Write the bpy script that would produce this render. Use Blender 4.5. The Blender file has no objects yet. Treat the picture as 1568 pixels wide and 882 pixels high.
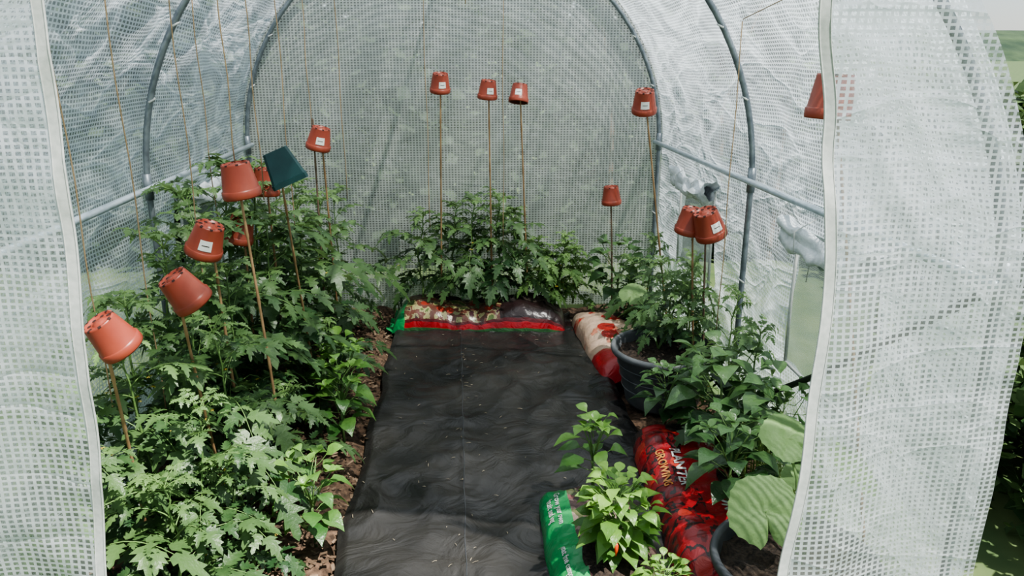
import bpy, bmesh, math, random
from mathutils import Vector, Matrix, Euler, noise
random.seed(7)
R=random.random
def U(a,b): return random.uniform(a,b)
scene=bpy.context.scene
COL=scene.collection

# ------------------------------------------------------------------ mesh builder
class MB:
    def __init__(s): s.V=[];s.F=[];s.M=[];s.C=[];s.T=[]
    def add(s,vs,fs,mi=0,tint=(.5,.5,.5),uv=None):
        o=len(s.V)
        s.V.extend([tuple(v) for v in vs]); s.C.extend([tint]*len(vs))
        s.T.extend(uv if uv else [(0,0)]*len(vs))
        for f in fs: s.F.append(tuple(i+o for i in f)); s.M.append(mi)
    def mesh(s,name,mats,smooth=True):
        m=bpy.data.meshes.new(name); m.from_pydata(s.V,[],s.F)
        for mt in mats: m.materials.append(mt)
        m.polygons.foreach_set('material_index',s.M)
        m.polygons.foreach_set('use_smooth',[smooth]*len(s.F))
        ca=m.color_attributes.new('tint','FLOAT_COLOR','POINT')
        ca.data.foreach_set('color',[c for t in s.C for c in (t[0],t[1],t[2],1)])
        uvl=m.uv_layers.new(name='UVMap')
        li=[l.vertex_index for l in m.loops]
        uvl.data.foreach_set('uv',[c for i in li for c in s.T[i]])
        m.update(); return m
    def obj(s,name,mats,smooth=True,loc=(0,0,0),rot=(0,0,0),parent=None,scale=1):
        return put(name,s.mesh(name,mats,smooth),loc,rot,parent,scale)
def put(name,me,loc=(0,0,0),rot=(0,0,0),parent=None,scale=1):
    o=bpy.data.objects.new(name,me); COL.objects.link(o)
    o.location=loc;o.rotation_euler=rot
    o.scale=(scale,)*3 if not isinstance(scale,tuple) else scale
    if parent: o.parent=parent
    return o
def empty(name,loc=(0,0,0)):
    o=bpy.data.objects.new(name,None); COL.objects.link(o); o.location=loc; o.empty_display_size=.1; return o
def frame(d):
    d=d.normalized(); a=Vector((0,0,1)) if abs(d.z)<.9 else Vector((1,0,0))
    s=d.cross(a).normalized(); return s,s.cross(d)
def tube(mb,pts,rad,n=8,mi=0,tint=(.5,.5,.5),cap=True):
    pts=[Vector(p) for p in pts]
    if not isinstance(rad,(list,tuple)): rad=[rad]*len(pts)
    vs=[];fs=[]
    s0=None
    for i,p in enumerate(pts):
        d=(pts[min(i+1,len(pts)-1)]-pts[max(i-1,0)])
        if d.length<1e-7: d=Vector((0,0,1))
        d.normalize()
        if s0 is None: s,u=frame(d)
        else:
            s=(s0-d*s0.dot(d)).normalized(); u=s.cross(d)
        s0=s
        for k in range(n):
            a=2*math.pi*k/n; vs.append(p+(s*math.cos(a)+u*math.sin(a))*rad[i])
    for i in range(len(pts)-1):
        for k in range(n):
            k2=(k+1)%n; fs.append((i*n+k,i*n+k2,(i+1)*n+k2,(i+1)*n+k))
    if cap:
        fs.append(tuple(range(n))[::-1]); fs.append(tuple((len(pts)-1)*n+k for k in range(n)))
    mb.add(vs,fs,mi,tint)
def lathe(mb,prof,n=32,mi=0,tint=(.5,.5,.5)):
    vs=[];fs=[]
    for r,z in prof:
        for k in range(n):
            a=2*math.pi*k/n; vs.append((r*math.cos(a),r*math.sin(a),z))
    for i in range(len(prof)-1):
        for k in range(n):
            k2=(k+1)%n; fs.append((i*n+k,i*n+k2,(i+1)*n+k2,(i+1)*n+k))
    mb.add(vs,fs,mi,tint)
def grid(mb,fn,nu,nv,mi=0,skip=None,tint=(.5,.5,.5)):
    vs=[];uv=[];fs=[]
    for j in range(nv+1):
        for i in range(nu+1):
            p,t=fn(i/nu,j/nv); vs.append(p); uv.append(t)
    for j in range(nv):
        for i in range(nu):
            if skip and skip((i+.5)/nu,(j+.5)/nv): continue
            a=j*(nu+1)+i; fs.append((a,a+1,a+nu+2,a+nu+1))
    mb.add(vs,fs,mi,tint,uv)

# ------------------------------------------------------------------ materials
def newmat(name):
    m=bpy.data.materials.new(name); m.use_nodes=True
    nt=m.node_tree; nt.nodes.clear()
    out=nt.nodes.new('ShaderNodeOutputMaterial'); return m,nt,out
def N(nt,t,**k):
    n=nt.nodes.new(t)
    for a,b in k.items(): setattr(n,a,b)
    return n
def L(nt,a,b): nt.links.new(a,b)
def simple(name,c1,c2=None,rough=.6,scale=20,bump=.2,spec=.4,metal=0,coords='Object',dist=.002,detail=4):
    m,nt,out=newmat(name); b=N(nt,'ShaderNodeBsdfPrincipled'); L(nt,b.outputs[0],out.inputs[0])
    b.inputs['Roughness'].default_value=rough; b.inputs['Metallic'].default_value=metal
    b.inputs['Specular IOR Level'].default_value=spec
    tc=N(nt,'ShaderNodeTexCoord'); ns=N(nt,'ShaderNodeTexNoise'); ns.inputs['Scale'].default_value=scale; ns.inputs['Detail'].default_value=detail
    L(nt,tc.outputs[coords],ns.inputs['Vector'])
    r=N(nt,'ShaderNodeValToRGB'); L(nt,ns.outputs[0],r.inputs[0])
    r.color_ramp.elements[0].position=.35; r.color_ramp.elements[1].position=.68
    r.color_ramp.elements[0].color=(*c1,1); r.color_ramp.elements[1].color=(*(c2 or c1),1)
    L(nt,r.outputs[0],b.inputs['Base Color'])
    if bump:
        bp=N(nt,'ShaderNodeBump'); bp.inputs['Strength'].default_value=bump; bp.inputs['Distance'].default_value=dist
        L(nt,ns.outputs[0],bp.inputs['Height']); L(nt,bp.outputs[0],b.inputs['Normal'])
    return m
def leafmat(name,dark,light,rough=.5,transl=.3,spec=.35):
    m,nt,out=newmat(name)
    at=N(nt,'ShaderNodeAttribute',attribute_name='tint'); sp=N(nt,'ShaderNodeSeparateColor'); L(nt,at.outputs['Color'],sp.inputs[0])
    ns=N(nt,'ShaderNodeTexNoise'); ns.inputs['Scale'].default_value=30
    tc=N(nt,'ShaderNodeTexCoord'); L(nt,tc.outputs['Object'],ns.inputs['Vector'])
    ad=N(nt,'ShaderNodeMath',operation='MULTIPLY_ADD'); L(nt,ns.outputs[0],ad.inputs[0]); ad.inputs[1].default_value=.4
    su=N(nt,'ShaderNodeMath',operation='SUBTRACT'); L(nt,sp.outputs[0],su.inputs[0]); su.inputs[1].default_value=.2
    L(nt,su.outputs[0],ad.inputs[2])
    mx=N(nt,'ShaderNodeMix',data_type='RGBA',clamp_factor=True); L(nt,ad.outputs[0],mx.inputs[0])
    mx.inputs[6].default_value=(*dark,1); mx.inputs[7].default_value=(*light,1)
    b=N(nt,'ShaderNodeBsdfPrincipled'); b.inputs['Roughness'].default_value=rough; b.inputs['Specular IOR Level'].default_value=spec
    L(nt,mx.outputs[2],b.inputs['Base Color'])
    bp=N(nt,'ShaderNodeBump'); bp.inputs['Strength'].default_value=.4; bp.inputs['Distance'].default_value=.005
    n2=N(nt,'ShaderNodeTexNoise'); n2.inputs['Scale'].default_value=90; L(nt,tc.outputs['Object'],n2.inputs['Vector'])
    L(nt,n2.outputs[0],bp.inputs['Height']); L(nt,bp.outputs[0],b.inputs['Normal'])
    tr=N(nt,'ShaderNodeBsdfTranslucent'); hs=N(nt,'ShaderNodeHueSaturation'); hs.inputs['Value'].default_value=1.6; hs.inputs['Hue'].default_value=.485
    L(nt,mx.outputs[2],hs.inputs['Color']); L(nt,hs.outputs[0],tr.inputs[0])
    ms=N(nt,'ShaderNodeMixShader'); ms.inputs[0].default_value=transl
    L(nt,b.outputs[0],ms.inputs[1]); L(nt,tr.outputs[0],ms.inputs[2]); L(nt,ms.outputs[0],out.inputs[0])
    return m
def covermat(name,cell_op,line_op,cu=.017,cv=.0125,th=.60,tint=(.86,.9,.93),wr=.5,gl=.10,haze=.25,crease=.0,dist=.04,cb=.6):
    m,nt,out=newmat(name)
    uv=N(nt,'ShaderNodeUVMap'); sp=N(nt,'ShaderNodeSeparateXYZ'); L(nt,uv.outputs[0],sp.inputs[0])
    def mth(op,a,b=None,c=None,clamp=False):
        n=N(nt,'ShaderNodeMath',operation=op,use_clamp=clamp)
        for i,x in enumerate((a,b,c)):
            if x is None: continue
            if isinstance(x,(int,float)): n.inputs[i].default_value=x
            else: L(nt,x,n.inputs[i])
        return n.outputs[0]
    def line(o,c): return mth('GREATER_THAN',mth('FRACT',mth('DIVIDE',o,c)),th)
    mx=mth('MAXIMUM',line(sp.outputs[0],cu),line(sp.outputs[1],cv))
    ns=N(nt,'ShaderNodeTexNoise'); ns.inputs['Scale'].default_value=2.2; ns.inputs['Detail'].default_value=4; ns.inputs['Distortion'].default_value=1.5
    L(nt,uv.outputs[0],ns.inputs['Vector'])
    op=mth('ADD',mth('MULTIPLY',mx,line_op-cell_op),cell_op)
    op=mth('ADD',op,mth('MULTIPLY',mth('SUBTRACT',ns.outputs[0],.5),haze*2))
    # fold network: crease highlights painted in as whiter, more opaque streaks, plus bump
    mp=N(nt,'ShaderNodeMapping'); L(nt,uv.outputs[0],mp.inputs[0]); mp.inputs['Rotation'].default_value=(0,0,.7); mp.inputs['Scale'].default_value=(1,2.3,1)
    n3=N(nt,'ShaderNodeTexNoise'); n3.inputs['Scale'].default_value=1.9; n3.inputs['Detail'].default_value=3; n3.inputs['Distortion'].default_value=.8; L(nt,mp.outputs[0],n3.inputs['Vector'])
    rg=mth('POWER',mth('SUBTRACT',1.0,mth('ABSOLUTE',mth('MULTIPLY',mth('SUBTRACT',n3.outputs[0],.5),3.0)),None,True),6)
    op=mth('ADD',op,mth('MULTIPLY',rg,crease),None,True)
    n2=N(nt,'ShaderNodeTexNoise'); n2.inputs['Scale'].default_value=4; n2.inputs['Detail'].default_value=4; n2.inputs['Distortion'].default_value=1.5
    L(nt,uv.outputs[0],n2.inputs['Vector'])
    hgt=mth('ADD',n2.outputs[0],mth('MULTIPLY',rg,cb))
    bp=N(nt,'ShaderNodeBump'); bp.inputs['Strength'].default_value=wr; bp.inputs['Distance'].default_value=dist
    L(nt,hgt,bp.inputs['Height'])
    d=N(nt,'ShaderNodeBsdfDiffuse'); d.inputs[0].default_value=(*tint,1); L(nt,bp.outputs[0],d.inputs['Normal'])
    t=N(nt,'ShaderNodeBsdfTranslucent'); t.inputs[0].default_value=(*tint,1); L(nt,bp.outputs[0],t.inputs['Normal'])
    dt=N(nt,'ShaderNodeMixShader'); dt.inputs[0].default_value=.55; L(nt,d.outputs[0],dt.inputs[1]); L(nt,t.outputs[0],dt.inputs[2])
    tp=N(nt,'ShaderNodeBsdfTransparent'); tp.inputs[0].default_value=(.96,.98,.98,1)
    m1=N(nt,'ShaderNodeMixShader'); L(nt,op,m1.inputs[0]); L(nt,tp.outputs[0],m1.inputs[1]); L(nt,dt.outputs[0],m1.inputs[2])
    g=N(nt,'ShaderNodeBsdfGlossy'); g.inputs['Roughness'].default_value=.24; g.inputs[0].default_value=(1,1,1,1); L(nt,bp.outputs[0],g.inputs['Normal'])
    m2=N(nt,'ShaderNodeMixShader'); m2.inputs[0].default_value=gl; L(nt,m1.outputs[0],m2.inputs[1]); L(nt,g.outputs[0],m2.inputs[2])
    L(nt,m2.outputs[0],out.inputs[0]); return m

M_cover=covermat('reinforced_film',.24,.74,wr=.6,gl=.11,haze=.13,crease=.32,dist=.05,tint=(.76,.83,.87),cu=.0175,cv=.0145,th=.62,cb=.22)
M_back=covermat('reinforced_film_back',.30,.80,wr=.25,tint=(.80,.83,.80),cu=.0185,cv=.0145,th=.6,gl=.06,haze=.10,crease=.05,cb=.1)
M_flap=covermat('reinforced_film_door',.18,.84,th=.60,wr=.4,gl=.08,haze=.20,crease=.14,cb=.2,tint=(.76,.80,.83))
M_bind=simple('white_binding',(.44,.46,.44),(.54,.55,.53),rough=.7,scale=80)
M_blind=simple('rolled_film',(.55,.59,.61),(.72,.75,.77),rough=.35,scale=40,bump=.5,dist=.01)
M_steel=simple('galvanised_tube',(.14,.16,.18),(.23,.26,.28),rough=.45,metal=.5,scale=30,bump=.05)
M_rail=simple('pale_rail_tube',(.40,.46,.50),(.50,.56,.60),rough=.4,metal=.3,scale=30,bump=.05)
M_net=covermat('insect_net',.30,.70,cu=.006,cv=.006,tint=(.30,.36,.34),wr=.1,gl=.03,haze=.1,cb=0)
M_soil=simple('soil',(.034,.021,.013),(.15,.092,.058),rough=.95,scale=45,bump=1,dist=.01,detail=8)
M_compost=simple('compost',(.014,.010,.008),(.06,.042,.030),rough=.95,scale=90,bump=1,dist=.01,detail=8)
M_grass=simple('grass_ground',(.045,.085,.028),(.11,.15,.055),rough=.9,scale=3,bump=.5,detail=8)
M_bamboo=simple('bamboo',(.25,.15,.075),(.36,.23,.12),rough=.6,scale=25)
M_bamboo2=simple('bamboo_dark',(.11,.075,.05),(.19,.13,.09),rough=.6,scale=25)
M_string=simple('jute_string',(.28,.19,.11),(.36,.26,.15),rough=.9,scale=200)
M_terra=simple('terracotta_plastic',(.225,.042,.024),(.29,.060,.034),rough=.38,scale=9,bump=.05)
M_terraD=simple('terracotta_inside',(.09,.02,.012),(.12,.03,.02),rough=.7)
M_label=simple('paper_label',(.7,.7,.66),(.78,.78,.74),rough=.6,scale=60)
M_hole=simple('dark_hole',(.03,.012,.01),rough=.9)
M_greenpot=simple('dark_green_plastic',(.005,.030,.032),(.008,.042,.042),rough=.4,scale=12,bump=.05)
M_tub=simple('grey_plastic_tub',(.075,.08,.085),(.135,.14,.145),rough=.5,scale=14,bump=.1)
M_tub2=simple('black_plastic_tub',(.035,.038,.042),(.07,.073,.078),rough=.45,scale=14,bump=.1)
M_black=simple('black_plastic',(.01,.01,.012),rough=.4)
M_bark=simple('bark_chip',(.10,.065,.04),(.26,.18,.12),rough=.9,scale=15)
M_straw=simple('straw',(.24,.20,.14),(.36,.31,.23),rough=.8)
M_stem=leafmat('plant_stem',(.06,.12,.035),(.17,.28,.09),transl=.1)
M_tom=leafmat('tomato_leaf',(.026,.068,.024),(.14,.235,.080),rough=.42,transl=.28,spec=.45)
M_tomL=leafmat('young_tomato_leaf',(.07,.15,.04),(.22,.35,.12),rough=.55,transl=.35)
M_pep=leafmat('pepper_leaf',(.04,.12,.03),(.17,.32,.07),rough=.34,transl=.3,spec=.5)
M_pepD=leafmat('pepper_leaf_dark',(.028,.080,.028),(.11,.205,.07),rough=.30,transl=.25,spec=.6)
M_chil=leafmat('chilli_leaf',(.05,.15,.025),(.20,.35,.07),rough=.38,transl=.3,spec=.45)
M_sq=leafmat('squash_leaf',(.09,.18,.06),(.20,.31,.12),rough=.6,transl=.3)
M_hedge=leafmat('hedge_leaf',(.02,.05,.015),(.10,.16,.05),rough=.6,transl=.2)
M_hedge2=leafmat('far_hedge_leaf',(.035,.06,.03),(.07,.105,.05),rough=.7,transl=.2)
M_grassb=leafmat('grass_blade',(.07,.15,.03),(.22,.34,.1),transl=.3)
M_red=simple('red_fruit',(.55,.05,.01),(.65,.12,.02),rough=.25,scale=8,bump=0)
M_white=simple('white_print',(.55,.55,.52),rough=.4,bump=0)
M_orange=simple('orange_print',(.62,.25,.06),rough=.4,bump=0)
M_yel=simple('blossom_yellow',(.5,.40,.06),rough=.6,bump=0)

def matmat():
    m,nt,out=newmat('black_weed_fabric'); b=N(nt,'ShaderNodeBsdfPrincipled'); L(nt,b.outputs[0],out.inputs[0])
    b.inputs['Specular IOR Level'].default_value=.42
    tc=N(nt,'ShaderNodeTexCoord')
    n=N(nt,'ShaderNodeTexNoise'); n.inputs['Scale'].default_value=2.5; n.inputs['Detail'].default_value=7; L(nt,tc.outputs['Object'],n.inputs['Vector'])
    r=N(nt,'ShaderNodeValToRGB'); r.color_ramp.elements[0].position=.35; r.color_ramp.elements[0].color=(.010,.010,.010,1); r.color_ramp.elements[1].position=.78; r.color_ramp.elements[1].color=(.040,.037,.033,1)
    L(nt,n.outputs[0],r.inputs[0]); L(nt,r.outputs[0],b.inputs['Base Color'])
    rr=N(nt,'ShaderNodeMapRange'); L(nt,n.outputs[0],rr.inputs[0]); rr.inputs[3].default_value=.30; rr.inputs[4].default_value=.50; L(nt,rr.outputs[0],b.inputs['Roughness'])
    n2=N(nt,'ShaderNodeTexNoise'); n2.inputs['Scale'].default_value=6; n2.inputs['Detail'].default_value=4; n2.inputs['Distortion'].default_value=1.8; L(nt,tc.outputs['Object'],n2.inputs['Vector'])
    bp=N(nt,'ShaderNodeBump'); bp.inputs['Strength'].default_value=.5; bp.inputs['Distance'].default_value=.03; L(nt,n2.outputs[0],bp.inputs['Height']); L(nt,bp.outputs[0],b.inputs['Normal'])
    return m
M_mat=matmat()

def bagmat(name,urmp,vrmp,mixu,spotc,spot_scale,spot_size,spot_range,noisec,ends=None):
    """printed plastic bag: bands along length (urmp) and across (vrmp), round fruit pictures and mottled print"""
    m,nt,out=newmat(name); b=N(nt,'ShaderNodeBsdfPrincipled'); L(nt,b.outputs[0],out.inputs[0])
    b.inputs['Roughness'].default_value=.28; b.inputs['Specular IOR Level'].default_value=.5
    uv=N(nt,'ShaderNodeUVMap'); sp=N(nt,'ShaderNodeSeparateXYZ'); L(nt,uv.outputs[0],sp.inputs[0])
    nz=N(nt,'ShaderNodeTexNoise'); nz.inputs['Scale'].default_value=5; nz.inputs['Detail'].default_value=3; L(nt,uv.outputs[0],nz.inputs['Vector'])
    def wob(o,a):
        x=N(nt,'ShaderNodeMath',operation='MULTIPLY_ADD'); L(nt,nz.outputs[0],x.inputs[0]); x.inputs[1].default_value=a; 
        y=N(nt,'ShaderNodeMath',operation='SUBTRACT'); L(nt,o,y.inputs[0]); y.inputs[1].default_value=a/2; L(nt,y.outputs[0],x.inputs[2]); return x.outputs[0]
    def ramp(o,st):
        r=N(nt,'ShaderNodeValToRGB'); r.color_ramp.interpolation='CONSTANT'; e=r.color_ramp.elements
        e[0].position=st[0][0]; e[0].color=(*st[0][1],1); e[1].position=st[1][0]; e[1].color=(*st[1][1],1)
        for p,c in st[2:]:
            q=e.new(p); q.color=(*c,1)
        L(nt,o,r.inputs[0]); return r.outputs[0]
    cu=ramp(wob(sp.outputs[0],.08),urmp); cv=ramp(sp.outputs[1],vrmp)
    mp=N(nt,'ShaderNodeMapping'); L(nt,uv.outputs[0],mp.inputs[0]); mp.inputs['Scale'].default_value=(spot_scale*2.6,spot_scale,1)
    vo=N(nt,'ShaderNodeTexVoronoi'); L(nt,mp.outputs[0],vo.inputs['Vector']); vo.inputs['Scale'].default_value=1
    lt=N(nt,'ShaderNodeMath',operation='LESS_THAN'); L(nt,vo.outputs['Distance'],lt.inputs[0]); lt.inputs[1].default_value=spot_size
    n3=N(nt,'ShaderNodeTexNoise'); n3.inputs['Detail'].default_value=4; L(nt,mp.outputs[0],n3.inputs['Vector']); n3.inputs['Scale'].default_value=1.1
    r3=ramp(n3.outputs[0],noisec)
    a=N(nt,'ShaderNodeMix',data_type='RGBA'); L(nt,lt.outputs[0],a.inputs[0]); L(nt,r3,a.inputs[6]); a.inputs[7].default_value=(*spotc,1)
    def cmp(o,op,v):
        g=N(nt,'ShaderNodeMath',operation=op); L(nt,o,g.inputs[0]); g.inputs[1].default_value=v; return g.outputs[0]
    def mul(x,y):
        q=N(nt,'ShaderNodeMath',operation='MULTIPLY'); L(nt,x,q.inputs[0]); L(nt,y,q.inputs[1]); return q.outputs[0]
    wv=wob(sp.outputs[1],.10) if spot_range[2]>.2 else sp.outputs[1]
    pic=mul(mul(cmp(sp.outputs[0],'GREATER_THAN',spot_range[0]),cmp(wob(sp.outputs[0],.10),'LESS_THAN',spot_range[1])),mul(cmp(wv,'GREATER_THAN',spot_range[2]),cmp(wv,'LESS_THAN',spot_range[3])))
    base=N(nt,'ShaderNodeMix',data_type='RGBA'); base.inputs[0].default_value=mixu; L(nt,cv,base.inputs[6]); L(nt,cu,base.inputs[7])
    f=N(nt,'ShaderNodeMix',data_type='RGBA'); L(nt,pic,f.inputs[0]); L(nt,base.outputs[2],f.inputs[6]); L(nt,a.outputs[2],f.inputs[7])
    res=f.outputs[2]
    if ends:
        q=N(nt,'ShaderNodeMix',data_type='RGBA'); L(nt,cmp(wob(sp.outputs[0],.06),'LESS_THAN',ends[0]),q.inputs[0]); L(nt,res,q.inputs[6]); q.inputs[7].default_value=(*ends[1],1); res=q.outputs[2]
    L(nt,res,b.inputs['Base Color'])
    tc=N(nt,'ShaderNodeTexCoord'); n2=N(nt,'ShaderNodeTexNoise'); n2.inputs['Scale'].default_value=16; n2.inputs['Detail'].default_value=4; n2.inputs['Distortion'].default_value=1.5; L(nt,tc.outputs['Object'],n2.inputs['Vector'])
    bp=N(nt,'ShaderNodeBump'); bp.inputs['Strength'].default_value=.5; bp.inputs['Distance'].default_value=.012; L(nt,n2.outputs[0],bp.inputs['Height']); L(nt,bp.outputs[0],b.inputs['Normal'])
    return m
RED=(.34,.016,.02); DRED=(.10,.012,.014); GRN=(.025,.26,.08); CRM=(.48,.34,.25); BLK=(.025,.014,.014); YEL=(.34,.30,.14)
B1=bagmat('rear_bag_print',[(0,GRN),(.07,(.2,.28,.1))],[(0,(.04,.11,.04)),(.006,RED),(.026,DRED),(.05,BLK)],.0,(.30,.04,.025),4,.26,(.06,.62,.045,1),[(0,(.10,.14,.04)),(.40,YEL),(.45,(.13,.05,.035)),(.55,(.24,.22,.12)),(.59,(.06,.025,.03))],(.07,GRN))
B2=bagmat('cream_bag_print',[(0,CRM),(.12,CRM),(.55,CRM),(.66,RED)],[(0,CRM),(.5,CRM)],1.,(.34,.025,.02),2.2,.30,(.06,.75,.0,1),[(0,CRM),(.56,(.42,.16,.10)),(.60,RED),(.67,CRM),(.72,(.10,.12,.04))],None)
B3=bagmat('red_bag_print',[(0,RED),(.9,RED)],[(0,(.20,.01,.012)),(.05,RED),(.88,(.03,.02,.02))],.0,(.44,.045,.03),3.0,.27,(.03,.86,.50,1),[(0,BLK),(.36,(.20,.012,.015)),(.46,BLK),(.50,RED),(.58,(.16,.01,.012)),(.66,BLK)],(.03,RED))
B4=bagmat('green_bag_print',[(0,GRN),(.9,GRN)],[(0,GRN),(.5,GRN)],0.,(.30,.12,.12),4,.20,(.0,1.,.0,.72),[(0,(.08,.05,.05)),(.42,(.22,.15,.13)),(.5,(.10,.11,.05)),(.6,(.30,.22,.18))])

# ------------------------------------------------------------------ outdoors
mb=MB(); grid(mb,lambda u,v:(((u-.5)*600,(v-.5)*600,-.03),(u,v)),10,10); mb.obj('ground',[M_grass])
def hillf(u,v):
    x=(u-.5)*900; h=15+5*noise.noise(Vector((x*.006,0,3)))+3*noise.noise(Vector((x*.03,0,5)))
    return ((x,290+v*120,math.sin(min(v*2,1)*math.pi/2)*h-1),(u,v))
mb=MB(); grid(mb,hillf,120,10); mb.obj('hillside',[simple('hill_woodland',(.015,.035,.018),(.055,.09,.04),scale=.08,rough=1,bump=1,dist=2,detail=10)])
def hedge(name,x0,x1,y0,y1,h,n,ls=.07,seed=0,mat=None,pw=1.5):
    random.seed(seed); mb=MB()
    for i in range(int((x1-x0+y1-y0)*3)):
        x=U(x0,x1);y=U(y0,y1); tube(mb,[(x,y,-.03),(x+U(-.1,.1),y+U(-.1,.1),h*.4),(x+U(-.3,.3),y+U(-.2,.2),h*.85)],[.03,.02,.006],5,1)
    for i in range(n):
        x=U(x0,x1);y=U(y0,y1)
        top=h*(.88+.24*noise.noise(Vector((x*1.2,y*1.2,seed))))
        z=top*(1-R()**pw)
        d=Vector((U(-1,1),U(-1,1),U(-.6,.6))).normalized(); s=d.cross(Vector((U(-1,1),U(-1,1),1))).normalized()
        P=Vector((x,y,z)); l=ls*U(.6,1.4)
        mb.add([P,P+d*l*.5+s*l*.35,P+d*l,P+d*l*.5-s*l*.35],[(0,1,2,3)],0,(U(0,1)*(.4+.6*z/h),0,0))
    return mb.obj(name,[mat or M_hedge,M_bark],False)
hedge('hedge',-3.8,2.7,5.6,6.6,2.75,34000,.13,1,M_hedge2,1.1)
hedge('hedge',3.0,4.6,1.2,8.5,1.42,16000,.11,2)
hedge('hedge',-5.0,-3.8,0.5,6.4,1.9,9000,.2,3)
hedge('garden_shrub',1.75,2.6,1.7,3.0,.62,3500,.07,4)

# ------------------------------------------------------------------ polytunnel
HR=1.225; ZC=1.0; Y0,Y1=1.5,4.5; YM=3.0
def fronttaper(y,a): return -.13*max(0,1-(y-Y0)/.9)**1.5*max(0,math.sin(a))*(1-.6*max(0,math.sin(a))**4)
def arch(s,y=3,r=HR):
    if s<ZC: return r,s,Vector((1,0,0))
    a=(s-ZC)/HR; rr=r+fronttaper(y,a); return rr*math.cos(a),ZC+rr*math.sin(a),Vector((math.cos(a),0,math.sin(a)))
SL=ZC+math.pi/2*HR
def ridged(x,y,z): return 1-2*abs(noise.noise(Vector((x,y,z))))
def crum(s,y,seed):
    v=0
    v+=.030*ridged(s*1.3+y*1.1,y*1.2-s*.6,seed)
    v+=.024*ridged(s*2.6-y*2.4,(y+s)*1.1,seed+4)
    v+=.009*ridged(s*5+y*3,y*5-s*3,seed+9)
    return v
WIN={1:[(.42,.90,3.42,3.95),(.42,.92,2.0,2.52)],-1:[(.42,.92,3.3,3.8)]}
def wall(side,name,seed):
    def fn(u,v):
        y=Y0+(Y1-Y0)*u; s=SL*v; x,z,n=arch(s,y)
        dh=min(abs(y-Y0),abs(y-YM),abs(y-Y1)); w=1-math.exp(-(dh/.13)**2)
        ds=abs(s-1.02); w2=.35+.65*(1-math.exp(-(ds/.12)**2))
        d=(crum(s,y,seed)-.035)*w*w2 - .02*w*math.sin(min(1,dh/1.5)*math.pi)
        x+=n.x*d; z+=n.z*d
        return ((x*side,y,z),(y,s))
    def skip(u,v):
        y=Y0+(Y1-Y0)*u; s=SL*v
        return any(a<s<b and c<y<d for a,b,c,d in WIN[side])
    mb=MB(); grid(mb,fn,140,130,0,skip); return mb.obj(name,[M_cover])
wall(-1,'wall_left',3); wall(1,'wall_right',11)
def topz(x): return ZC+math.sqrt(max(0,HR*HR-x*x))
def backf(u,v):
    x=-HR*math.cos(u*math.pi); z=topz(x)*v
    e=min(1,(HR-abs(x))/.3)
    d=(.012*ridged(x*1.1+z*.4,z*.9,21)+.005*ridged(x*3,z*3+x,25))*e
    return ((x,Y1-.002+d,z),(x,z))
mb=MB(); grid(mb,backf,110,110); mb.obj('wall_back',[M_back])

# frame
fr=empty('tunnel_frame')
def hoop(y,name,r=1.195):
    mb=MB(); pts=[(-r,y,-.02),(-r,y,.5)]
    for i in range(49):
        a=math.pi-math.pi*i/48; rr=r+fronttaper(y,a); pts.append((rr*math.cos(a),y,ZC+rr*math.sin(a)))
    pts+=[(r,y,.5),(r,y,-.02)]
    tube(mb,pts,.0120,10)
    for sx in (-1,1): tube(mb,[(sx*r,y,.97),(sx*r,y,1.07)],.0165,10)
    mb.obj(name,[M_steel],parent=fr)
hoop(Y0+.02,'hoop_front');hoop(YM,'hoop_middle');hoop(Y1-.03,'hoop_rear')
for nm,p in (('rail_left',(-1.17,1.02)),('rail_right',(1.17,1.02)),('ridge_rail',(0,2.16))):
    mb=MB(); tube(mb,[(p[0],Y0+(.5 if nm[0:3]=='rid' else 0),p[1]),(p[0],YM,p[1]),(p[0],Y1-.03,p[1])],.0125,10); mb.obj(nm,[M_rail],parent=fr)
mb=MB(); tube(mb,[(1.08,2.62,.20),(1.13,2.1,.56),(1.165,1.55,.98)],.011,8); mb.obj('brace_tube',[M_black],parent=fr)
for y in (3.0,4.47):
    for sx in (-1,1):
        mb=MB()
        for z in (.6,1.35,1.62):
            r=1.195; x=r if z<1 else math.sqrt(r*r-(z-1)**2)
            tube(mb,[(sx*x,y-.02,z-.012),(sx*(x-.016),y,z),(sx*x,y+.02,z+.012)],.004,6)
        mb.obj('cable_tie',[M_bind],parent=fr)

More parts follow.
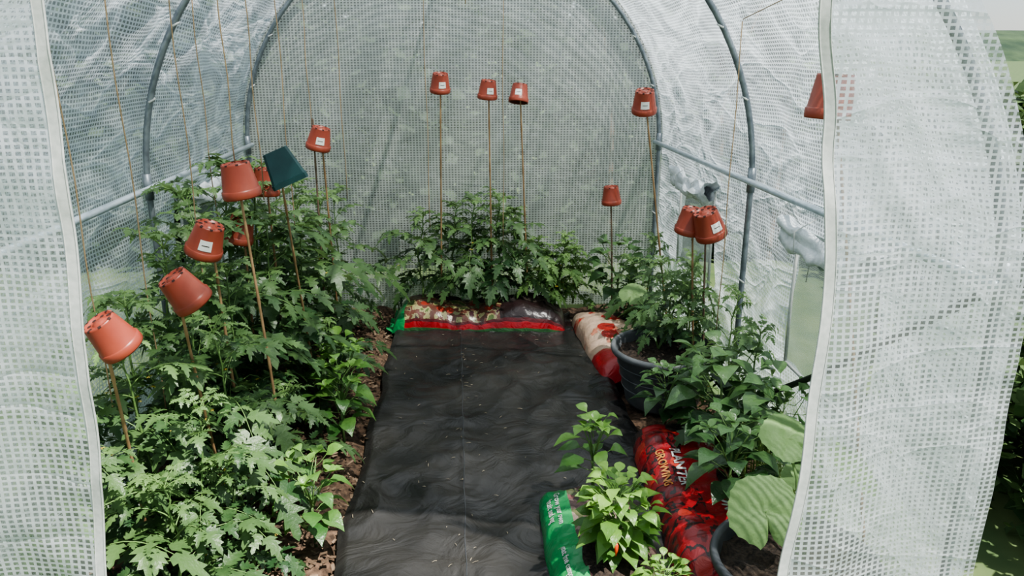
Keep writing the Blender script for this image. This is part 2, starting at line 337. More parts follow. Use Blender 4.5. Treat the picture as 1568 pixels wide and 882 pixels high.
# windows
k=0
for side in (1,-1):
    for (a,b,c,d) in WIN[side]:
        k+=1; w=empty('window_%d'%k)
        x=side*(HR-.025)
        mb=MB(); grid(mb,lambda u,v:((x+side*.01*noise.noise(Vector((u*4,v*4,k))),c-.01+(d-c+.02)*u,a-.01+(b-a+.02)*v),(c+(d-c)*u,a+(b-a)*v)),16,16); mb.obj('insect_mesh',[M_net],parent=w)
        mb=MB()
        def rb(u,v):
            t=u; yy=c-.03+(d-c+.06)*t; ang=v*2*math.pi
            rr=.034+.022*noise.noise(Vector((t*6,math.cos(ang)*1.5,math.sin(ang)*1.5+k)))+.009*math.sin(ang*3+t*6)
            sag=.045*math.sin(t*math.pi)+.02*noise.noise(Vector((t*5,k,0)))
            return ((x-side*(.035+.01*math.sin(t*8)+rr*math.cos(ang)),yy,b+.01-sag+rr*1.2*math.sin(ang)),(yy,b+ang*.03))
        grid(mb,rb,40,18); mb.obj('rolled_blind',[M_blind],parent=w)
        mb=MB()
        for yy in (c+.12,d-.12): tube(mb,[(x-side*.01,yy,b+.06),(x-side*.08,yy,b+.02),(x-side*.075,yy,b-.05),(x-side*.012,yy,b-.07),(x-side*.014,yy+.01,b-.16)],.0022,5)
        for p,q in (((c,a),(c,b)),((d,a),(d,b)),((c,a),(d,a))):
            tube(mb,[(x-side*.004,p[0],p[1]),(x-side*.008,(p[0]+q[0])/2,(p[1]+q[1])/2),(x-side*.004,q[0],q[1])],.006,6)
        mb.obj('window_trim',[M_bind],parent=w)

# doors (hanging flaps)
def interp(tab,z):
    for (a,b),(c,d) in zip(tab,tab[1:]):
        if z<=c: t=max(0,(z-a)/(c-a)); t=t*t*(3-2*t); return b+(d-b)*t
    return tab[-1][1]
def flap(name,side,tab,bow,seed):
    ztop=1.98
    def P(u,z):
        xi=interp(tab,z); 
        if z>1:
            a=math.asin(min(.98,(z-1)/1.2)); rr=1.235+fronttaper(Y0,a); xo=math.sqrt(max(.05,rr**2-(z-1)**2))
        else: xo=1.235
        xo=max(xo,xi+.05)
        x=xi+(xo-xi)*u
        y=1.485-bow*max(0,(1.3-z)/1.3)*(1-u)**1.2
        y+=-.016*math.sin(x*16+seed+z*.7)*(1-u)*min(1,max(0,1.9-z))-.014*ridged(x*2+z,z*2.2-x,seed)-.007*ridged(x*5,z*4+x*3,seed+2)
        x+=.006*noise.noise(Vector((z*3,seed,0)))*(1-u)
        return Vector((side*x,y,z))
    d=empty(name)
    mb=MB(); grid(mb,lambda u,v:((P(u,.02+v*(ztop-.02))),(P(u,.02+v*(ztop-.02)).x,.02+v*(ztop-.02))),60,130); mb.obj('flap_sheet',[M_flap],parent=d)
    mb=MB()
    def bf(u,v):
        z=.02+v*(ztop-.02); p=P(0,z); q=P(.05,z); dr=(q-p).normalized()
        return (p+dr*(.022*u)-Vector((0,.0035,0)),(u,v))
    grid(mb,bf,6,110)
    pts=[bf(0,v/80)[0] for v in range(81)]; tube(mb,pts,.0022,6)
    pts=[bf(1,v/80)[0] for v in range(81)]; tube(mb,pts,.0012,6)
    mb.obj('edge_binding',[M_bind],parent=d)
flap('door_1',-1,[(0,.79),(.38,.775),(.8,.745),(1.2,.728),(1.6,.715),(1.98,.61)],.03,2)
flap('door_2',1,[(0,.68),(.3,.692),(.72,.728),(1.04,.748),(1.36,.725),(1.6,.683),(1.98,.61)],.13,7)

# ------------------------------------------------------------------ floor
def soilf(u,v):
    x=-1.13+2.26*u; y=1.4+3.06*v
    b=.035 if x<-.45 else (.035*(1-(x+.45)/.08) if x<-.37 else 0)
    if x>.8: b=.02
    z=b+.012*noise.noise(Vector((x*9,y*9,0)))+.010*noise.noise(Vector((x*25,y*25,2)))-.006
    return ((x,y,z),(x,y))
mb=MB(); grid(mb,soilf,140,170); mb.obj('soil_bed',[M_soil])
def matz(x,y):
    z=.036+.015*ridged(x*2.6+.5*y,y*1.6-x*.6,31)+.013*ridged(x*4-y*2.2,y*3+x*2,35)+.005*ridged(x*8,y*7+x*3,38)
    if abs(x)<.10: z+=.003*(1-abs(x)/.10)*math.sin(y*46+3*math.sin(y*7))
    if abs(x)<.02: z+=.005*(1-abs(x)/.02)
    return z
def matf(u,v):
    y=1.2+2.76*v
    xl=-.405-.03*noise.noise(Vector((0,y*3,1)))+.035*v; xr=.75+.02*noise.noise(Vector((5,y*3,1)))-.06*v
    x=xl+(xr-xl)*u; z=matz(x,y)
    e=min(u,1-u)*(xr-xl)
    if e<.03: z-=.016*(1-e/.03)
    y2=y+(.02*noise.noise(Vector((x*4,0,9))) if v>.98 else 0)
    return ((x,y2,z),(x,y))
mb=MB(); grid(mb,matf,150,300)
sp=[(0+.002*math.sin(i*.4),1.2+2.74*i/140,matz(0,1.2+2.74*i/140)+.0005) for i in range(141)]
tube(mb,sp,.0015,5,1)
mb.obj('weed_control_mat',[M_mat,M_tub2])
random.seed(5); mb=MB()
for i in range(110):
    x=U(-.38,.65);y=U(1.7,3.9); a=U(0,6.28); l=U(.006,.022)
    if R()<.5: x=.0+random.gauss(0,.06)
    p=Vector((x,y,matz(x,y)+.003)); d=Vector((math.cos(a),math.sin(a),U(-.05,.1)))*l
    tube(mb,[p,p+d*.5+Vector((0,0,.002)),p+d],U(.0006,.0013),4)
mb.obj('straw_debris',[M_straw])
mb=MB()
for i in range(1500):
    x=U(-.75,-.38) if R()<.8 else U(-1.10,-.4); y=U(1.6,4.4)
    if R()<.12: x=U(.72,1.1)
    z=.04 if x<-.42 else .03
    l=U(.008,.03);w=l*U(.25,.6); a=U(0,6.28); M=Matrix.Translation((x,y,z+U(-.005,.008)))@Euler((U(-.4,.4),U(-.4,.4),a)).to_matrix().to_4x4()
    h=.003
    vs=[M@Vector(q) for q in ((-l/2,-w/2,0),(l/2,-w/3,0),(l/2*.8,w/2,0),(-l/2,w/3,0),(-l/2,-w/2,h),(l/2,-w/3,h),(l/2*.8,w/2,h),(-l/2,w/3,h))]
    mb.add(vs,[(4,5,6,7),(0,1,5,4),(1,2,6,5),(2,3,7,6),(3,0,4,7)],0)
mb.obj('bark_chippings',[M_bark],False)

# ------------------------------------------------------------------ grow bags
def bag(name,Ln,W,H,mat,loc,rz,texts=(),soil=(),seed=0):
    def h(u,v):
        a=abs(2*u-1);b=abs(2*v-1)
        base=max(0,1-a**7)**.55*max(0,1-b**4)**.5
        wr=.012*ridged(u*Ln*7,v*W*5+u*2,seed)+.006*ridged(u*Ln*16,v*W*9,seed+3)
        return H*base*(.86+.14*math.sin(u*9+seed))+wr*min(1,base*2)
    def pos(u,v,z=None):
        a=abs(2*u-1)
        w=W*(1-.10*a**4)*(1+.02*math.sin(u*17+seed)); 
        return Vector(((u-.5)*Ln,(v-.5)*w,h(u,v) if z is None else z))
    e=empty(name,loc); e.rotation_euler=(0,0,rz)
    ev=lambda v:.5-.5*math.cos(math.pi*v)
    mb=MB(); grid(mb,lambda u,v:(pos(u,ev(v))+Vector((0,0,.004)),(u,ev(v))),80,48)
    grid(mb,lambda u,v:(pos(u,1-v,0),(u,v)),20,10)
    for s in (-1,1):   # heat-sealed end flanges
        grid(mb,lambda u,v:(Vector((s*(Ln/2-.005+.035*u),(v-.5)*W*.9,.006+.012*math.sin(v*14+seed)*u+.012*u)),(0 if s<0 else 1,v)),3,24)
    mb.obj('bag_skin',[mat],parent=e)
    for (cu,cv,ru,rv) in soil:
        mb=MB(); vs=[pos(cu,cv)+Vector((0,0,.012))]
        n=28;fs=[]
        for ring in (.5,1):
            for k in range(n):
                t=2*math.pi*k/n; q=1+.15*noise.noise(Vector((math.cos(t)*2,math.sin(t)*2,seed+cu)))
                p=pos(min(.97,max(.03,cu+ru*ring*q*math.cos(t))),min(.95,max(.05,cv+rv*ring*q*math.sin(t)))); vs.append(p+Vector((0,0,.014 if ring<1 else .006)))
        for k in range(n): fs.append((0,1+k,1+(k+1)%n)); fs.append((1+k,1+n+k,1+n+(k+1)%n,1+(k+1)%n))
        mb.add(vs,fs,0); mb.obj('compost_opening',[M_compost],parent=e)
    for (txt,sz,u,v,rot,mt) in texts:
        cu=bpy.data.curves.new('t','FONT'); cu.body=txt; cu.size=sz; cu.align_x='CENTER'; cu.align_y='CENTER'; cu.offset=sz*.02
        to=bpy.data.objects.new('t',cu); COL.objects.link(to)
        dg=bpy.context.evaluated_depsgraph_get(); me=bpy.data.meshes.new_from_object(to.evaluated_get(dg)); bpy.data.objects.remove(to)
        bm=bmesh.new(); bm.from_mesh(me); bmesh.ops.triangulate(bm,faces=bm.faces[:])
        for _ in range(2): bmesh.ops.subdivide_edges(bm,edges=[x for x in bm.edges if x.calc_length()>.012],cuts=1); bmesh.ops.triangulate(bm,faces=bm.faces[:])
        cr,sr=math.cos(rot),math.sin(rot)
        for q in bm.verts:
            x=q.co.x*cr-q.co.y*sr; y=q.co.x*sr+q.co.y*cr
            uu=min(.98,max(.02,u+x/Ln)); vv=min(.97,max(.03,v+y/W)); q.co=pos(uu,vv)+Vector((0,0,.0075))
        bm.to_mesh(me); bm.free(); me.materials.clear(); me.materials.append(mt); put('printed_text',me,parent=e)
    return e
bag('grow_bag',.97,.38,.150,B1,(.115,4.10,.03),-.10,soil=[(.30,.75,.1,.16),(.58,.66,.12,.24),(.80,.62,.09,.26),(.92,.5,.05,.2)],seed=1)
bag('grow_bag',.88,.34,.12,B2,(.80,3.66,.03),-math.pi/2+.03,soil=[(.3,.75,.1,.15)],seed=4)
bag('grow_bag',.94,.31,.125,B3,(.775,2.19,.03),math.pi/2-.06,texts=[('TOMATO',.065,.30,.28,math.pi,M_white),('GROWING',.04,.58,.80,math.pi,M_orange),('PLANTER',.05,.58,.62,math.pi,M_white)],soil=[(.5,.15,.08,.10),(.88,.4,.06,.2)],seed=7)
bag('grow_bag',.95,.33,.12,B4,(.405,1.78,.032),math.pi/2,texts=[('Grow your own\nfruit and veg',.026,.82,.87,math.pi,M_white),('peat free compost',.022,.5,.87,math.pi,M_white)],soil=[(.90,.45,.06,.16),(.5,.45,.16,.3)],seed=10)

# tubs
def tub(name,r,h,loc,mt):
    mb=MB()
    lathe(mb,[(0,0),(r*.70,0),(r*.72,.01),(r*.93,h*.86),(r*.96,h*.88),(r*1.03,h*.90),(r*1.05,h*.95),(r*1.03,h),(r*.97,h),(r*.94,h*.96),(r*.90,h*.8),(r*.86,h*.72)],56)
    for z in (.3,.5,.7): lathe(mb,[(r*(.72+.245*z)+.001,h*z-.003),(r*(.72+.245*z)+.004,h*z),(r*(.72+.245*z)+.001,h*z+.003)],56)
    def sf(u,v):
        a=u*2*math.pi; q=v*r*.92; x=q*math.cos(a);y=q*math.sin(a)
        return ((x,y,h*.84+.015*noise.noise(Vector((x*20,y*20,loc[0])))+.008*noise.noise(Vector((x*60,y*60,1)))),(x,y))
    grid(mb,sf,64,24,1)
    return mb.obj(name,[mt,M_compost],loc=loc)
tub('planter_tub',.225,.26,(.89,3.04,.03),M_tub)
tub('planter_tub',.20,.27,(.83,1.57,.025),M_tub2)

# ------------------------------------------------------------------ plants
def blade(mb,P,D,Nn,Ln,W,prof,droop,fold,tint,mi=0):
    D=D.normalized(); S=D.cross(Nn)
    if S.length<1e-4: S=Vector((1,0,0))
    S.normalize(); Nn=S.cross(D)
    vs=[];n=len(prof)
    for tc,tm,w in prof:
        c=P+D*Ln*tc*(1-.25*droop*tc)-Vector((0,0,1))*droop*Ln*tc*tc
        cm=P+D*Ln*tm*(1-.25*droop*tm)-Vector((0,0,1))*droop*Ln*tm*tm
        rip=U(-.07,.07)*Ln*w
        vs+=[cm+S*W*w+Nn*(fold*W*w+rip),c,cm-S*W*w+Nn*(fold*W*w-rip)]
    fs=[]
    for i in range(n-1):
        a=i*3;b=a+3; fs+=[(a,b,b+1,a+1),(a+1,b+1,b+2,a+2)]
    mb.add(vs,fs,mi,tint)
TOMP=[(0,0,.02),(.08,.02,.22),(.2,.26,.46),(.28,.25,.22),(.38,.48,.50),(.5,.47,.21),(.6,.70,.34),(.7,.69,.14),(.83,.88,.14),(1,1,.0)]
PEPP=[(0,0,.02),(.1,.1,.17),(.25,.24,.40),(.42,.41,.48),(.6,.59,.42),(.76,.75,.26),(.88,.88,.11),(1,1,0)]
def compound(mb,P,az,el,Ln,br,sc=1,fine=1):
    pts=[P];p=P.copy();e=el;n=7
    for i in range(n):
        d=Vector((math.cos(az)*math.cos(e),math.sin(az)*math.cos(e),math.sin(e))); p=p+d*Ln/n; pts.append(p.copy()); e-=U(.10,.24); az+=U(-.08,.08)
    tube(mb,pts,[.0026-.0012*i/n for i in range(n+1)],4,1,(.65+br*.3,0,0),False)
    def at(s):
        f=s*n;i=min(n-1,int(f)); t=f-i; return pts[i].lerp(pts[i+1],t),(pts[i+1]-pts[i]).normalized()
    for k,s in enumerate((.28,.40,.52,.66,.74,.88)):
        big=k%2==1 or k==5
        for sd in (-1,1):
            q,T=at(s+U(-.02,.02)); S=T.cross(Vector((0,0,1))).normalized(); Nn=S.cross(T)
            al=U(.8,1.25); D=T*math.cos(al)+S*sd*math.sin(al)+Nn*U(-.2,.3)
            l=Ln*(.34 if big else .16)*U(.75,1.2)*(1-.25*abs(s-.55))
            pt=q+D*l*.12
            Nn2=Nn+S*U(-.45,.45)+T*U(-.35,.35)
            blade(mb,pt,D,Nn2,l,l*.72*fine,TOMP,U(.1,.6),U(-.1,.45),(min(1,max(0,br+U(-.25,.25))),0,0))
    q,T=at(1); S=T.cross(Vector((0,0,1))).normalized(); Nn=S.cross(T)
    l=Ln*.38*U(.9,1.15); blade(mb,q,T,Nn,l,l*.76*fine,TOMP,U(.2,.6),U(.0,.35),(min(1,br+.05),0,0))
def tomato_mesh(seed,H,nl,LL,mat,step=.050,hmin=.05):
    random.seed(seed); mb=MB()
    x=y=0;pts=[];n=14
    for i in range(n+1):
        pts.append(Vector((x,y,H*i/n-.01))); x+=U(-.014,.014);y+=U(-.014,.014)
    tube(mb,pts,[.008-.005*i/n for i in range(n+1)],7,1,(.45,0,0))
    az=U(0,6)
    k=int((H-hmin+.05)/step)
    for j in range(k):
        h=hmin+(H-hmin)*j/(k-1) ; f=h/H; i=min(n-1,int(f*n)); P=pts[i].lerp(pts[i+1],f*n-i)
        az+=2.4+U(-.5,.5)
        l=LL*(.75+.5*math.sin(min(1,f*1.15)*math.pi)) * U(.75,1.2)
        if f>.85: l*=.7
        el=.15+.8*f+U(-.3,.3)
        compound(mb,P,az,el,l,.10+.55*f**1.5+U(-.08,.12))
    for j in range(5): compound(mb,pts[-1],az+j*1.3,U(.7,1.3),LL*.45,.85)
    for j in range(2):
        f=U(.35,.85);P=pts[int(f*n)];a=U(0,6.28); o=Vector((math.cos(a),math.sin(a),0))
        tp=[P,P+o*.06+Vector((0,0,.015)),P+o*.10-Vector((0,0,.01)),P+o*.125-Vector((0,0,.04))]
        tube(mb,tp,.0016,4,1,(.9,0,0))
        for q in tp[2:]:
            for m in range(2):   # small yellow blossom
                c=q+Vector((U(-.01,.01),U(-.01,.01),-.012)); 
                for s5 in range(5):
                    t=s5*1.257; d=Vector((math.cos(t),math.sin(t),-.4)).normalized(); sd=Vector((-math.sin(t),math.cos(t),0))
                    mb.add([c,c+d*.005+sd*.002,c+d*.010,c+d*.005-sd*.002],[(0,1,2,3)],2)
    return mb.mesh('tomato_plant_%d'%seed,[mat,M_stem,M_yel])
TM=[tomato_mesh(100+i,1.0,20,.28,M_tom,.049) for i in range(6)]
TS=[tomato_mesh(200+i,.55,12,.225,M_tom,.034) for i in range(4)]
TR=[tomato_mesh(400+i,.55,12,.21,M_tom,.024,.12) for i in range(4)]
TY=[tomato_mesh(300+i,.40,12,.13,M_tomL,.016,.06) for i in range(2)]
def sq1(v,a,b): return v if v<a else a+(b-a)*math.tanh((v-a)/(b-a))   # leaves press against the film
def plant(me,nm,x,y,z,sc,rz=None,lean=(0,0)):
    rz=R()*6.28 if rz is None else rz
    M=Matrix.Translation((x,y,z))@Euler((lean[0],lean[1],rz)).to_matrix().to_4x4()@Matrix.Scale(sc,4); Mi=M.inverted()
    m2=me.copy()
    for v in m2.vertices:
        p=M@v.co; c=False
        if abs(p.x)>1.0: p.x=math.copysign(sq1(abs(p.x),1.0,1.135),p.x); c=True
        if p.y>4.32: p.y=sq1(p.y,4.32,4.44); c=True
        if p.y<1.62: p.y=-sq1(-p.y,-1.62,-1.53); c=True
        if c: v.co=Mi@p
    o=put(nm,m2); o.matrix_world=M
    return o
random.seed(42)
T='tomato_plant'
LB=[(-.98,1.80,.68,0),(-.99,2.10,.80,1),(-1.0,2.42,.90,2),(-1.0,2.76,.98,3),(-.99,3.10,1.03,4),(-.97,3.48,.96,5),(-.94,3.95,.86,0),
    (-.70,1.86,.58,5),(-.72,2.16,.70,4),(-.76,2.50,.78,3),(-.76,2.88,.86,1),(-.72,3.28,.84,0),(-.68,3.66,.80,5),(-.68,4.04,.76,3),
    (-.86,1.98,.72,1),(-.86,2.62,.92,4),(-.86,3.18,1.0,2),(-.82,3.84,.84,0),(-.86,2.30,.76,5),(-.88,2.95,.98,3)]
for x,y,h,i in LB: plant(TM[i],T,x,y,.03,h,None,(U(-.05,.05),U(-.05,.05)))
for x,y,s,i in [(-.61,1.92,.72,0),(-.62,2.42,.66,1),(-.60,2.98,.75,2),(-.60,3.38,.8,3),(-.75,1.70,.8,2),(-.92,1.68,.9,1)]: plant(TS[i],T,x,y,.03,s)
# rear bag
for x,y,s,i in [(-.22,4.20,.9,0),(-.06,4.24,.95,3),(.09,4.18,1.02,1),(.22,4.24,1.05,2),(.37,4.18,.92,3)]: plant(TR[i],T,x,y,.14,s)
for x,y,s,i in [(.48,4.18,.95,0),(.57,4.13,.9,1),(.66,4.20,.85,0),(.53,4.24,1.0,1)]: plant(TY[i],T,x,y,.12,s)
# right side
for x,y,z,s,i in [(.98,3.85,.12,.80,0),(1.02,3.5,.06,.85,1),(1.07,2.76,.03,1.0,1),(1.06,3.38,.03,1.0,0),(1.08,2.50,.03,.95,3),(.90,3.88,.12,.6,2)]: plant(TS[i],T,x,y,z,s)
for x,y,z,s,i in [(1.0,3.08,.23,.70,2),(.93,3.17,.23,.62,3)]: plant(TR[i],T,x,y,z,s)
def pepper_mesh(seed,H,n,LL,spread,mat,fruit=0):
    random.seed(seed); mb=MB()
    tube(mb,[(0,0,-.01),(.004,0,H*.25),(0,.004,H*.5)],[.007,.006,.005],7,1,(.4,0,0))
    tips=[]
    for b in range(4):
        a=b*1.57+U(-.3,.3); tp=Vector((math.cos(a)*spread*.35,math.sin(a)*spread*.35,H*U(.82,1)))
        tube(mb,[(0,.002,H*.45),tp*.5+Vector((0,0,H*.28)),tp],[.004,.003,.002],5,1,(.6,0,0)); tips.append(tp)
    tips.append(Vector((0,0,H)))
    az=0
    for i in range(n):
        az+=2.4+U(-.3,.3); f=(i+.5)/n
        z=H*(.28+.74*f); rr=spread*.38*(1-abs(f-.6))*U(.2,1)
        P=Vector((math.cos(az)*rr,math.sin(az)*rr,z))
        st=Vector((P.x*.35,P.y*.35,z-.02)); 
        el=.15+.5*f+U(-.2,.25)
        D=Vector((math.cos(az)*math.cos(el),math.sin(az)*math.cos(el),math.sin(el)))
        pe=P+D*LL*.25+Vector((0,0,.005)); tube(mb,[st,P,pe],.0014,4,1,(.8,0,0),False)
        S=D.cross(Vector((0,0,1))).normalized(); Nn=S.cross(D)+S*U(-.35,.35)
        l=LL*U(.7,1.15)*(1.05-.35*f)
        blade(mb,pe,D,Nn,l,l*U(.55,.66),PEPP,U(.3,.75),U(.05,.35),(min(1,max(0,.15+.65*f+U(-.2,.2))),0,0))
    for tp in tips:
        for j in range(5):
            a=U(0,6.28); D=Vector((math.cos(a),math.sin(a),U(.3,1.2))); l=LL*.45
            blade(mb,tp,D,Vector((0,0,1))-D*.2,l,l*.5,PEPP,.3,.3,(U(.75,1),0,0))
    for j in range(fruit):
        a=U(0,6.28); rr=spread*U(.25,.48); P=Vector((math.cos(a)*rr,math.sin(a)*rr,H*U(.35,.9)))
        tube(mb,[P,P+Vector((.002,0,-.006)),P+Vector((.004,.002,-.018)),P+Vector((.008,.004,-.034))],[.002,.006,.005,.001],7,2,(1,0,0))
    return mb.mesh('pepper_%d'%seed,[mat,M_stem,M_red])
P1=pepper_mesh(1,.36,26,.13,.24,M_pep); P2=pepper_mesh(2,.46,38,.205,.40,M_pepD,0); P3=pepper_mesh(3,.26,110,.088,.24,M_chil,3)
P4=pepper_mesh(4,.26,14,.13,.10,M_pep); P5=pepper_mesh(5,.40,30,.17,.32,M_pepD)
random.seed(9)
Q='pepper_plant'
for me,x,y,z,s in [(P1,-.47,2.08,.03,.82),(P1,-.47,2.72,.03,.9),(P1,-.50,2.93,.03,.95),(P5,.90,4.1,.10,.95),(P2,.93,2.42,.10,.84),(P5,.84,2.06,.12,.75),(P2,1.05,2.22,.03,.9),
    (P4,.42,2.16,.13,.98),(P5,.80,2.66,.10,.62)]: plant(me,Q,x,y,z,s)
plant(P3,'chilli_plant',.42,1.79,.12,1.0); plant(P3,'chilli_plant',.50,1.58,.11,.6)
# squash
def sqleaf(mb,C,n,r,az,tint):
    n=n.normalized(); s,u=frame(n); q=Matrix.Rotation(az,3,n); s=q@s;u=q@u
    K=60; vs=[C+n*(-.012)]; fs=[]; RG=(.25,.5,.75,1)
    for ring in RG:
        for k in range(K):
            t=2*math.pi*k/K
            rad=r*(1+.035*math.cos(5*t)+.025*math.cos(20*t)+.03*noise.noise(Vector((math.cos(t)*2,math.sin(t)*2,r*50))))
            dd=min(t,2*math.pi-t)
            if dd<.3: rad*=.40+.60*(dd/.3)**.6
            vein=abs(math.sin(2.5*t))
            vs.append(C+(s*math.cos(t)+u*math.sin(t))*rad*ring+n*(.06*r*(vein**.5)*ring-.16*r*ring**3+.14*r*ring*noise.noise(Vector((math.cos(t)*1.5,math.sin(t)*1.5+ring*2,r*99)))))
    for k in range(K): fs.append((0,1+k,1+(k+1)%K))
    for g in range(len(RG)-1):
        for k in range(K): a=1+g*K; fs.append((a+k,a+K+k,a+K+(k+1)%K,a+(k+1)%K))
    mb.add(vs,fs,0,tint)
def squash(name,base,leaves):
    mb=MB()
    b=Vector(base)
    for (c,nn,r,az,t) in leaves:
        c=Vector(c); m=(b+c)/2+Vector((0,0,.06)); tube(mb,[b,m,c-Vector(nn).normalized()*.012],[.005,.004,.003],6,1,(.8,0,0)); sqleaf(mb,c,Vector(nn),r,az,(t,0,0))
    return mb.obj(name,[M_sq,M_stem])
random.seed(3)
squash('squash_plant',(.86,1.60,.25),[((.755,1.60,.41),(-.15,-.75,.75),.094,1.7,.75),((.86,1.74,.54),(.1,-.5,.9),.075,2.2,.6),((1.0,1.64,.50),(.5,-.4,.8),.08,.4,.9),((.93,1.75,.40),(.2,-.2,1),.07,4,.5)])
squash('squash_plant',(.88,3.1,.25),[((.80,3.3,.45),(-.2,-.5,.8),.065,1.2,.75),((1.04,3.2,.5),(.3,-.4,.8),.06,.2,.6)])
# grass tuft
random.seed(11); mb=MB()
for i in range(420):
    x=U(1.0,1.12);y=U(1.85,2.7);h=U(.18,.42);a=U(0,6.28);d=Vector((math.cos(a),math.sin(a),0)); sd=Vector((-d.y,d.x,0))*.0025
    p=Vector((x,y,.01)); vs=[];le=U(.03,.12)
    for t in (0,.4,.75,1):
        c=p+Vector((0,0,h*t*(1-.15*t)))+d*le*t*t; c.x=min(c.x,1.14); w=(1-t*.95); vs+=[c-sd*w,c+sd*w]
    mb.add(vs,[(0,1,3,2),(2,3,5,4),(4,5,7,6)],0,(U(.2,1),0,0))
mb.obj('long_grass',[M_grassb])

# ------------------------------------------------------------------ pots and canes
def pot_mesh(label,r=.058,h=.108,az=-1.57):
    mb=MB()
    lathe(mb,[(r*.93,.002),(r,0),(r*1.03,.004),(r*1.03,.024),(r*.985,.026),(r*.96,.028),(r*.76,h*.955),(r*.74,h),(r*.66,h),(r*.64,h-.006),(r*.30,h-.006),(r*.28,h-.002),(.001,h-.002)],36,0)
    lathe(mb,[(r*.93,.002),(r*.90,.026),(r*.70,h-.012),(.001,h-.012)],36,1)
    for k in range(8):   # drainage notches in the foot ring
        a=k*math.pi/4; c=Vector((math.cos(a)*r*.52,math.sin(a)*r*.52,h-.005)); vs=[c];n=10
        for j in range(n): t=2*math.pi*j/n; vs.append(c+Vector((math.cos(t)*.006,math.sin(t)*.006,.0)))
        mb.add(vs,[(0,1+j,1+(j+1)%n) for j in range(n)],2)
        q=a+.39; o=Vector((math.cos(q),math.sin(q),0)); t=Vector((-o.y,o.x,0)); cc=o*r*.70+Vector((0,0,h+.0005)); dn=Vector((0,0,-.004))
        mb.add([cc-t*.0045-o*.0035,cc+t*.0045-o*.0035,cc+t*.0045+o*r*.055,cc-t*.0045+o*r*.055,cc+t*.004+o*r*.066+dn,cc-t*.004+o*r*.066+dn],[(0,1,2,3),(3,2,4,5)],2)
    if label:
        def lf(u,v):
            a=az+(u-.5)*.75; z=.036+.034*v; rr=r*(.96-.20*(z-.028)/(h-.033))+.0012
            return ((rr*math.cos(a),rr*math.sin(a),z),(u,v))
        grid(mb,lf,6,2,3)
        def tf(u,v):
            a=az+(u-.5)*.45; z=.052+.0025*v; rr=r*(.96-.20*(z-.028)/(h-.033))+.0018
            return ((rr*math.cos(a),rr*math.sin(a),z),(u,v))
        grid(mb,tf,5,1,2)
    return mb.mesh('pot',[M_terra,M_terraD,M_hole,M_label])
PM={0:pot_mesh(False),1:pot_mesh(True,az=-1.3),2:pot_mesh(True,az=-1.75)}
def cane(base,top,mat=M_bamboo,r=.0052,nm='bamboo_cane'):
    b=Vector(base);t=Vector(top); mb=MB(); n=16; s,u=frame(t-b); pts=[];rad=[]
    ph=U(0,6)
    for i in range(n+1):
        f=i/n; p=b.lerp(t,f)+s*.006*math.sin(f*4+ph)*math.sin(f*math.pi)
        if i: pts.append(p-(t-b).normalized()*.004); rad.append(r*(1-.25*f))
        pts.append(p); rad.append(r*(1-.25*f)*(1.28 if i%3==1 else 1.0))
    tube(mb,pts,rad,8); return mb.obj(nm,[mat])
def potcane(top,base,k=0,sc=1.,tilt=(0,0),rz=0,cmat=M_bamboo):
    R3=Euler((tilt[0],tilt[1],rz),'XYZ').to_matrix(); ax=R3@Vector((0,0,1)); c=Vector(top)
    put('terracotta_plant_pot',PM[k],c-ax*.054*sc,Euler((tilt[0],tilt[1],rz)),None,sc)
    cane(base,c+ax*.040*sc,cmat)
potcane((-.083,4.15,1.37),(-.11,4.18,.10),1,.92,(.22,.05))
potcane((.169,4.15,1.335),(.185,4.18,.10),1,.90,(.12,.08))
potcane((.336,4.15,1.314),(.395,4.18,.10),2,.90,(-.25,.12))
potcane((.883,3.60,1.30),(1.09,3.62,.02),2,1.0,(.3,-.08))
potcane((.845,4.10,.768),(.875,4.1,.10),0,.92,(.05,-.08),cmat=M_bamboo2)
potcane((.978,3.08,.837),(1.04,3.10,.22),0,1.0,(.15,.1),cmat=M_bamboo)
potcane((1.03,3.0,.84),(1.06,3.02,.22),1,1.12,(.15,-.38),cmat=M_bamboo2)
potcane((1.045,2.1,1.395),(1.14,1.72,.02),0,1.12,(0,.05))
potcane((-.618,3.5,1.15),(-.605,3.62,.02),1,.93,(.1,.25))
cane((-.66,3.52,.02),(-.645,3.52,1.235),M_bamboo2)
potcane((-.68,2.40,1.134),(-.583,2.29,.02),0,1.0,(.05,-.12))
potcane((-.775,3.1,1.02),(-.76,3.1,.02),0,.98,(.0,.1))
potcane((-.783,2.35,.958),(-.745,2.38,.02),1,.96,(.1,.38))
potcane((-.836,2.9,.87),(-.83,2.9,.02),0,.95,(0,.3))
potcane((-.743,2.0,.90),(-.76,2.20,.02),0,.92,(.25,-.5))
potcane((-.855,1.8,.849),(-.92,1.97,.02),0,.90,(.3,-.42))
# square dark green pot
mb=MB(); r0,r1,h=.062,.044,.125
def sq(r,z): 
    c=.008; return [(r,-r+c,z),(r,r-c,z),(r-c,r,z),(-r+c,r,z),(-r,r-c,z),(-r,-r+c,z),(-r+c,-r,z),(r-c,-r,z)]
rings=[sq(r0*.92,.02),sq(r0*.96,.0),sq(r0*1.05,0),sq(r0*1.05,.018),sq(r0,.019),sq(r1,h),sq(r1*.8,h),sq(r1*.8,h-.004)]
vs=[p for q in rings for p in q]; fs=[]
for i in range(len(rings)-1):
    for k in range(8): fs.append((i*8+k,i*8+(k+1)%8,(i+1)*8+(k+1)%8,(i+1)*8+k))
fs.append(tuple((len(rings)-1)*8+k for k in range(8)))
mb.add(vs,fs,0); mb.add([(p[0]*.93,p[1]*.93,.02) for p in sq(r0,0)]+[(p[0],p[1],h-.01) for p in sq(r1*.95,0)],[(k,(k+1)%8,8+(k+1)%8,8+k) for k in range(8)]+[tuple(range(8,16))],1)
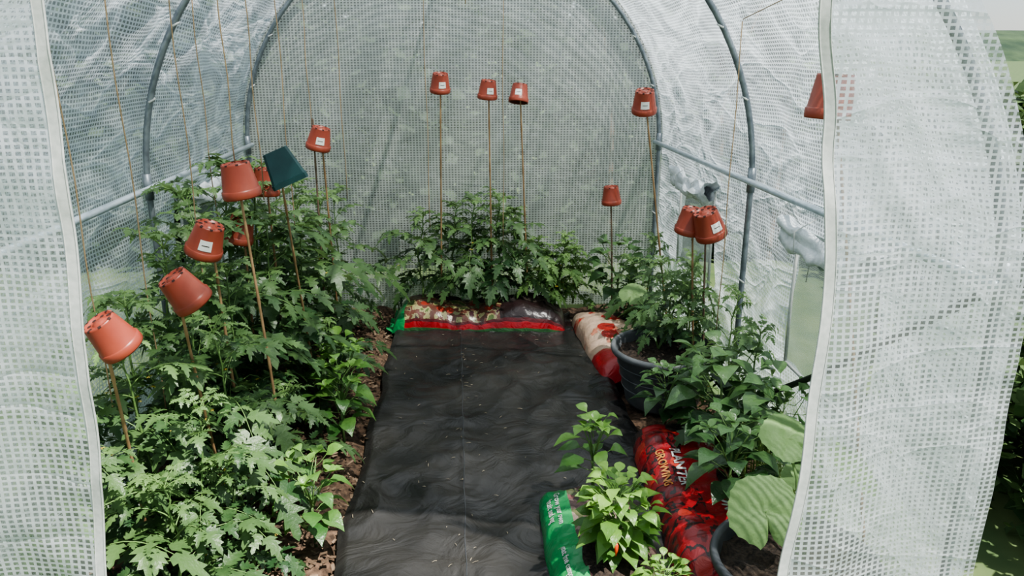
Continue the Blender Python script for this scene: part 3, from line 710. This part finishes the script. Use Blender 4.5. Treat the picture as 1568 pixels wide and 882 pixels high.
e=Euler((-.1,-.38,.25)); ax=e.to_matrix()@Vector((0,0,1)); c=Vector((-.631,2.8,1.118))
mb.obj('square_plant_pot',[M_greenpot,M_hole],False,c-ax*.062,e,None,1.02)
cane((-.64,3.12,.02),c+ax*.045,M_bamboo)

# ------------------------------------------------------------------ strings
def string(x,y,zb,zt=None,x2=None):
    zt=zt or topz(x)-.04; mb=MB(); x2=x if x2 is None else x2; ph=U(0,6)
    tube(mb,[(x+(x2-x)*i/12+.003*math.sin(i*1.1+ph),y+.002*math.sin(i+ph),zt+(zb-zt)*i/12) for i in range(13)],.0021,5)
    mb.obj('support_string',[M_string])
for a in [(-.92,2.2,.45),(-.858,2.5,.6),(-.69,2.42,1.18),(-.71,2.8,1.0),(-.675,3.1,.8),(-.65,3.5,1.2),(-.157,4.1,.6),(.046,3.5,1.72),(.247,4.1,.5),(1.03,2.8,.45),(-.98,2.0,.5),(-.95,3.0,.8),(-.57,3.9,.8)]: string(*a)
mb=MB(); tube(mb,[(1.03,2.8,1.63),(1.0,2.3,1.68),(.96,1.60,1.62)],.0018,5); mb.obj('support_string',[M_string])

# ------------------------------------------------------------------ light, world, camera
w=bpy.data.worlds.new('sky'); scene.world=w; w.use_nodes=True; nt=w.node_tree; nt.nodes.clear()
o=N(nt,'ShaderNodeOutputWorld'); bg=N(nt,'ShaderNodeBackground'); sk=N(nt,'ShaderNodeTexSky'); sk.sky_type='NISHITA'; sk.sun_disc=False; sk.sun_elevation=math.radians(52); sk.sun_rotation=math.radians(60); sk.dust_density=1
vm=N(nt,'ShaderNodeVectorMath',operation='SCALE'); vm.inputs['Scale'].default_value=.13; L(nt,sk.outputs[0],vm.inputs[0])
mx=N(nt,'ShaderNodeMix',data_type='RGBA'); L(nt,vm.outputs[0],mx.inputs[6]); mx.inputs[7].default_value=(.70,.80,.90,1)
tc=N(nt,'ShaderNodeTexCoord'); cn=N(nt,'ShaderNodeTexNoise'); cn.inputs['Scale'].default_value=2.5; cn.inputs['Detail'].default_value=6; L(nt,tc.outputs['Generated'],cn.inputs['Vector'])
mr=N(nt,'ShaderNodeMapRange'); L(nt,cn.outputs[0],mr.inputs[0]); mr.inputs[1].default_value=.35; mr.inputs[2].default_value=.65; mr.inputs[3].default_value=.3; mr.inputs[4].default_value=.9; L(nt,mr.outputs[0],mx.inputs[0])
L(nt,mx.outputs[2],bg.inputs[0]); bg.inputs[1].default_value=1.0; L(nt,bg.outputs[0],o.inputs[0])
sl=bpy.data.lights.new('sun','SUN'); sl.energy=10.5; sl.angle=math.radians(.9); sl.color=(1,.97,.92)
so=bpy.data.objects.new('sun',sl); COL.objects.link(so); so.location=(4,-1,6)
so.rotation_euler=(Vector((0,0,0))-Vector((.35,-.35,1.0))).to_track_quat('-Z','Y').to_euler()
scene.view_settings.look='AgX - Medium High Contrast'
scene.view_settings.exposure=.15
cd=bpy.data.cameras.new('camera'); cd.lens=26.55; cd.sensor_width=36; cd.clip_start=.05; cd.clip_end=1000
co=bpy.data.objects.new('camera',cd); COL.objects.link(co); co.location=(0,0,1.5)
co.rotation_euler=(math.radians(90-17),0,math.radians(-4.1)); scene.camera=co
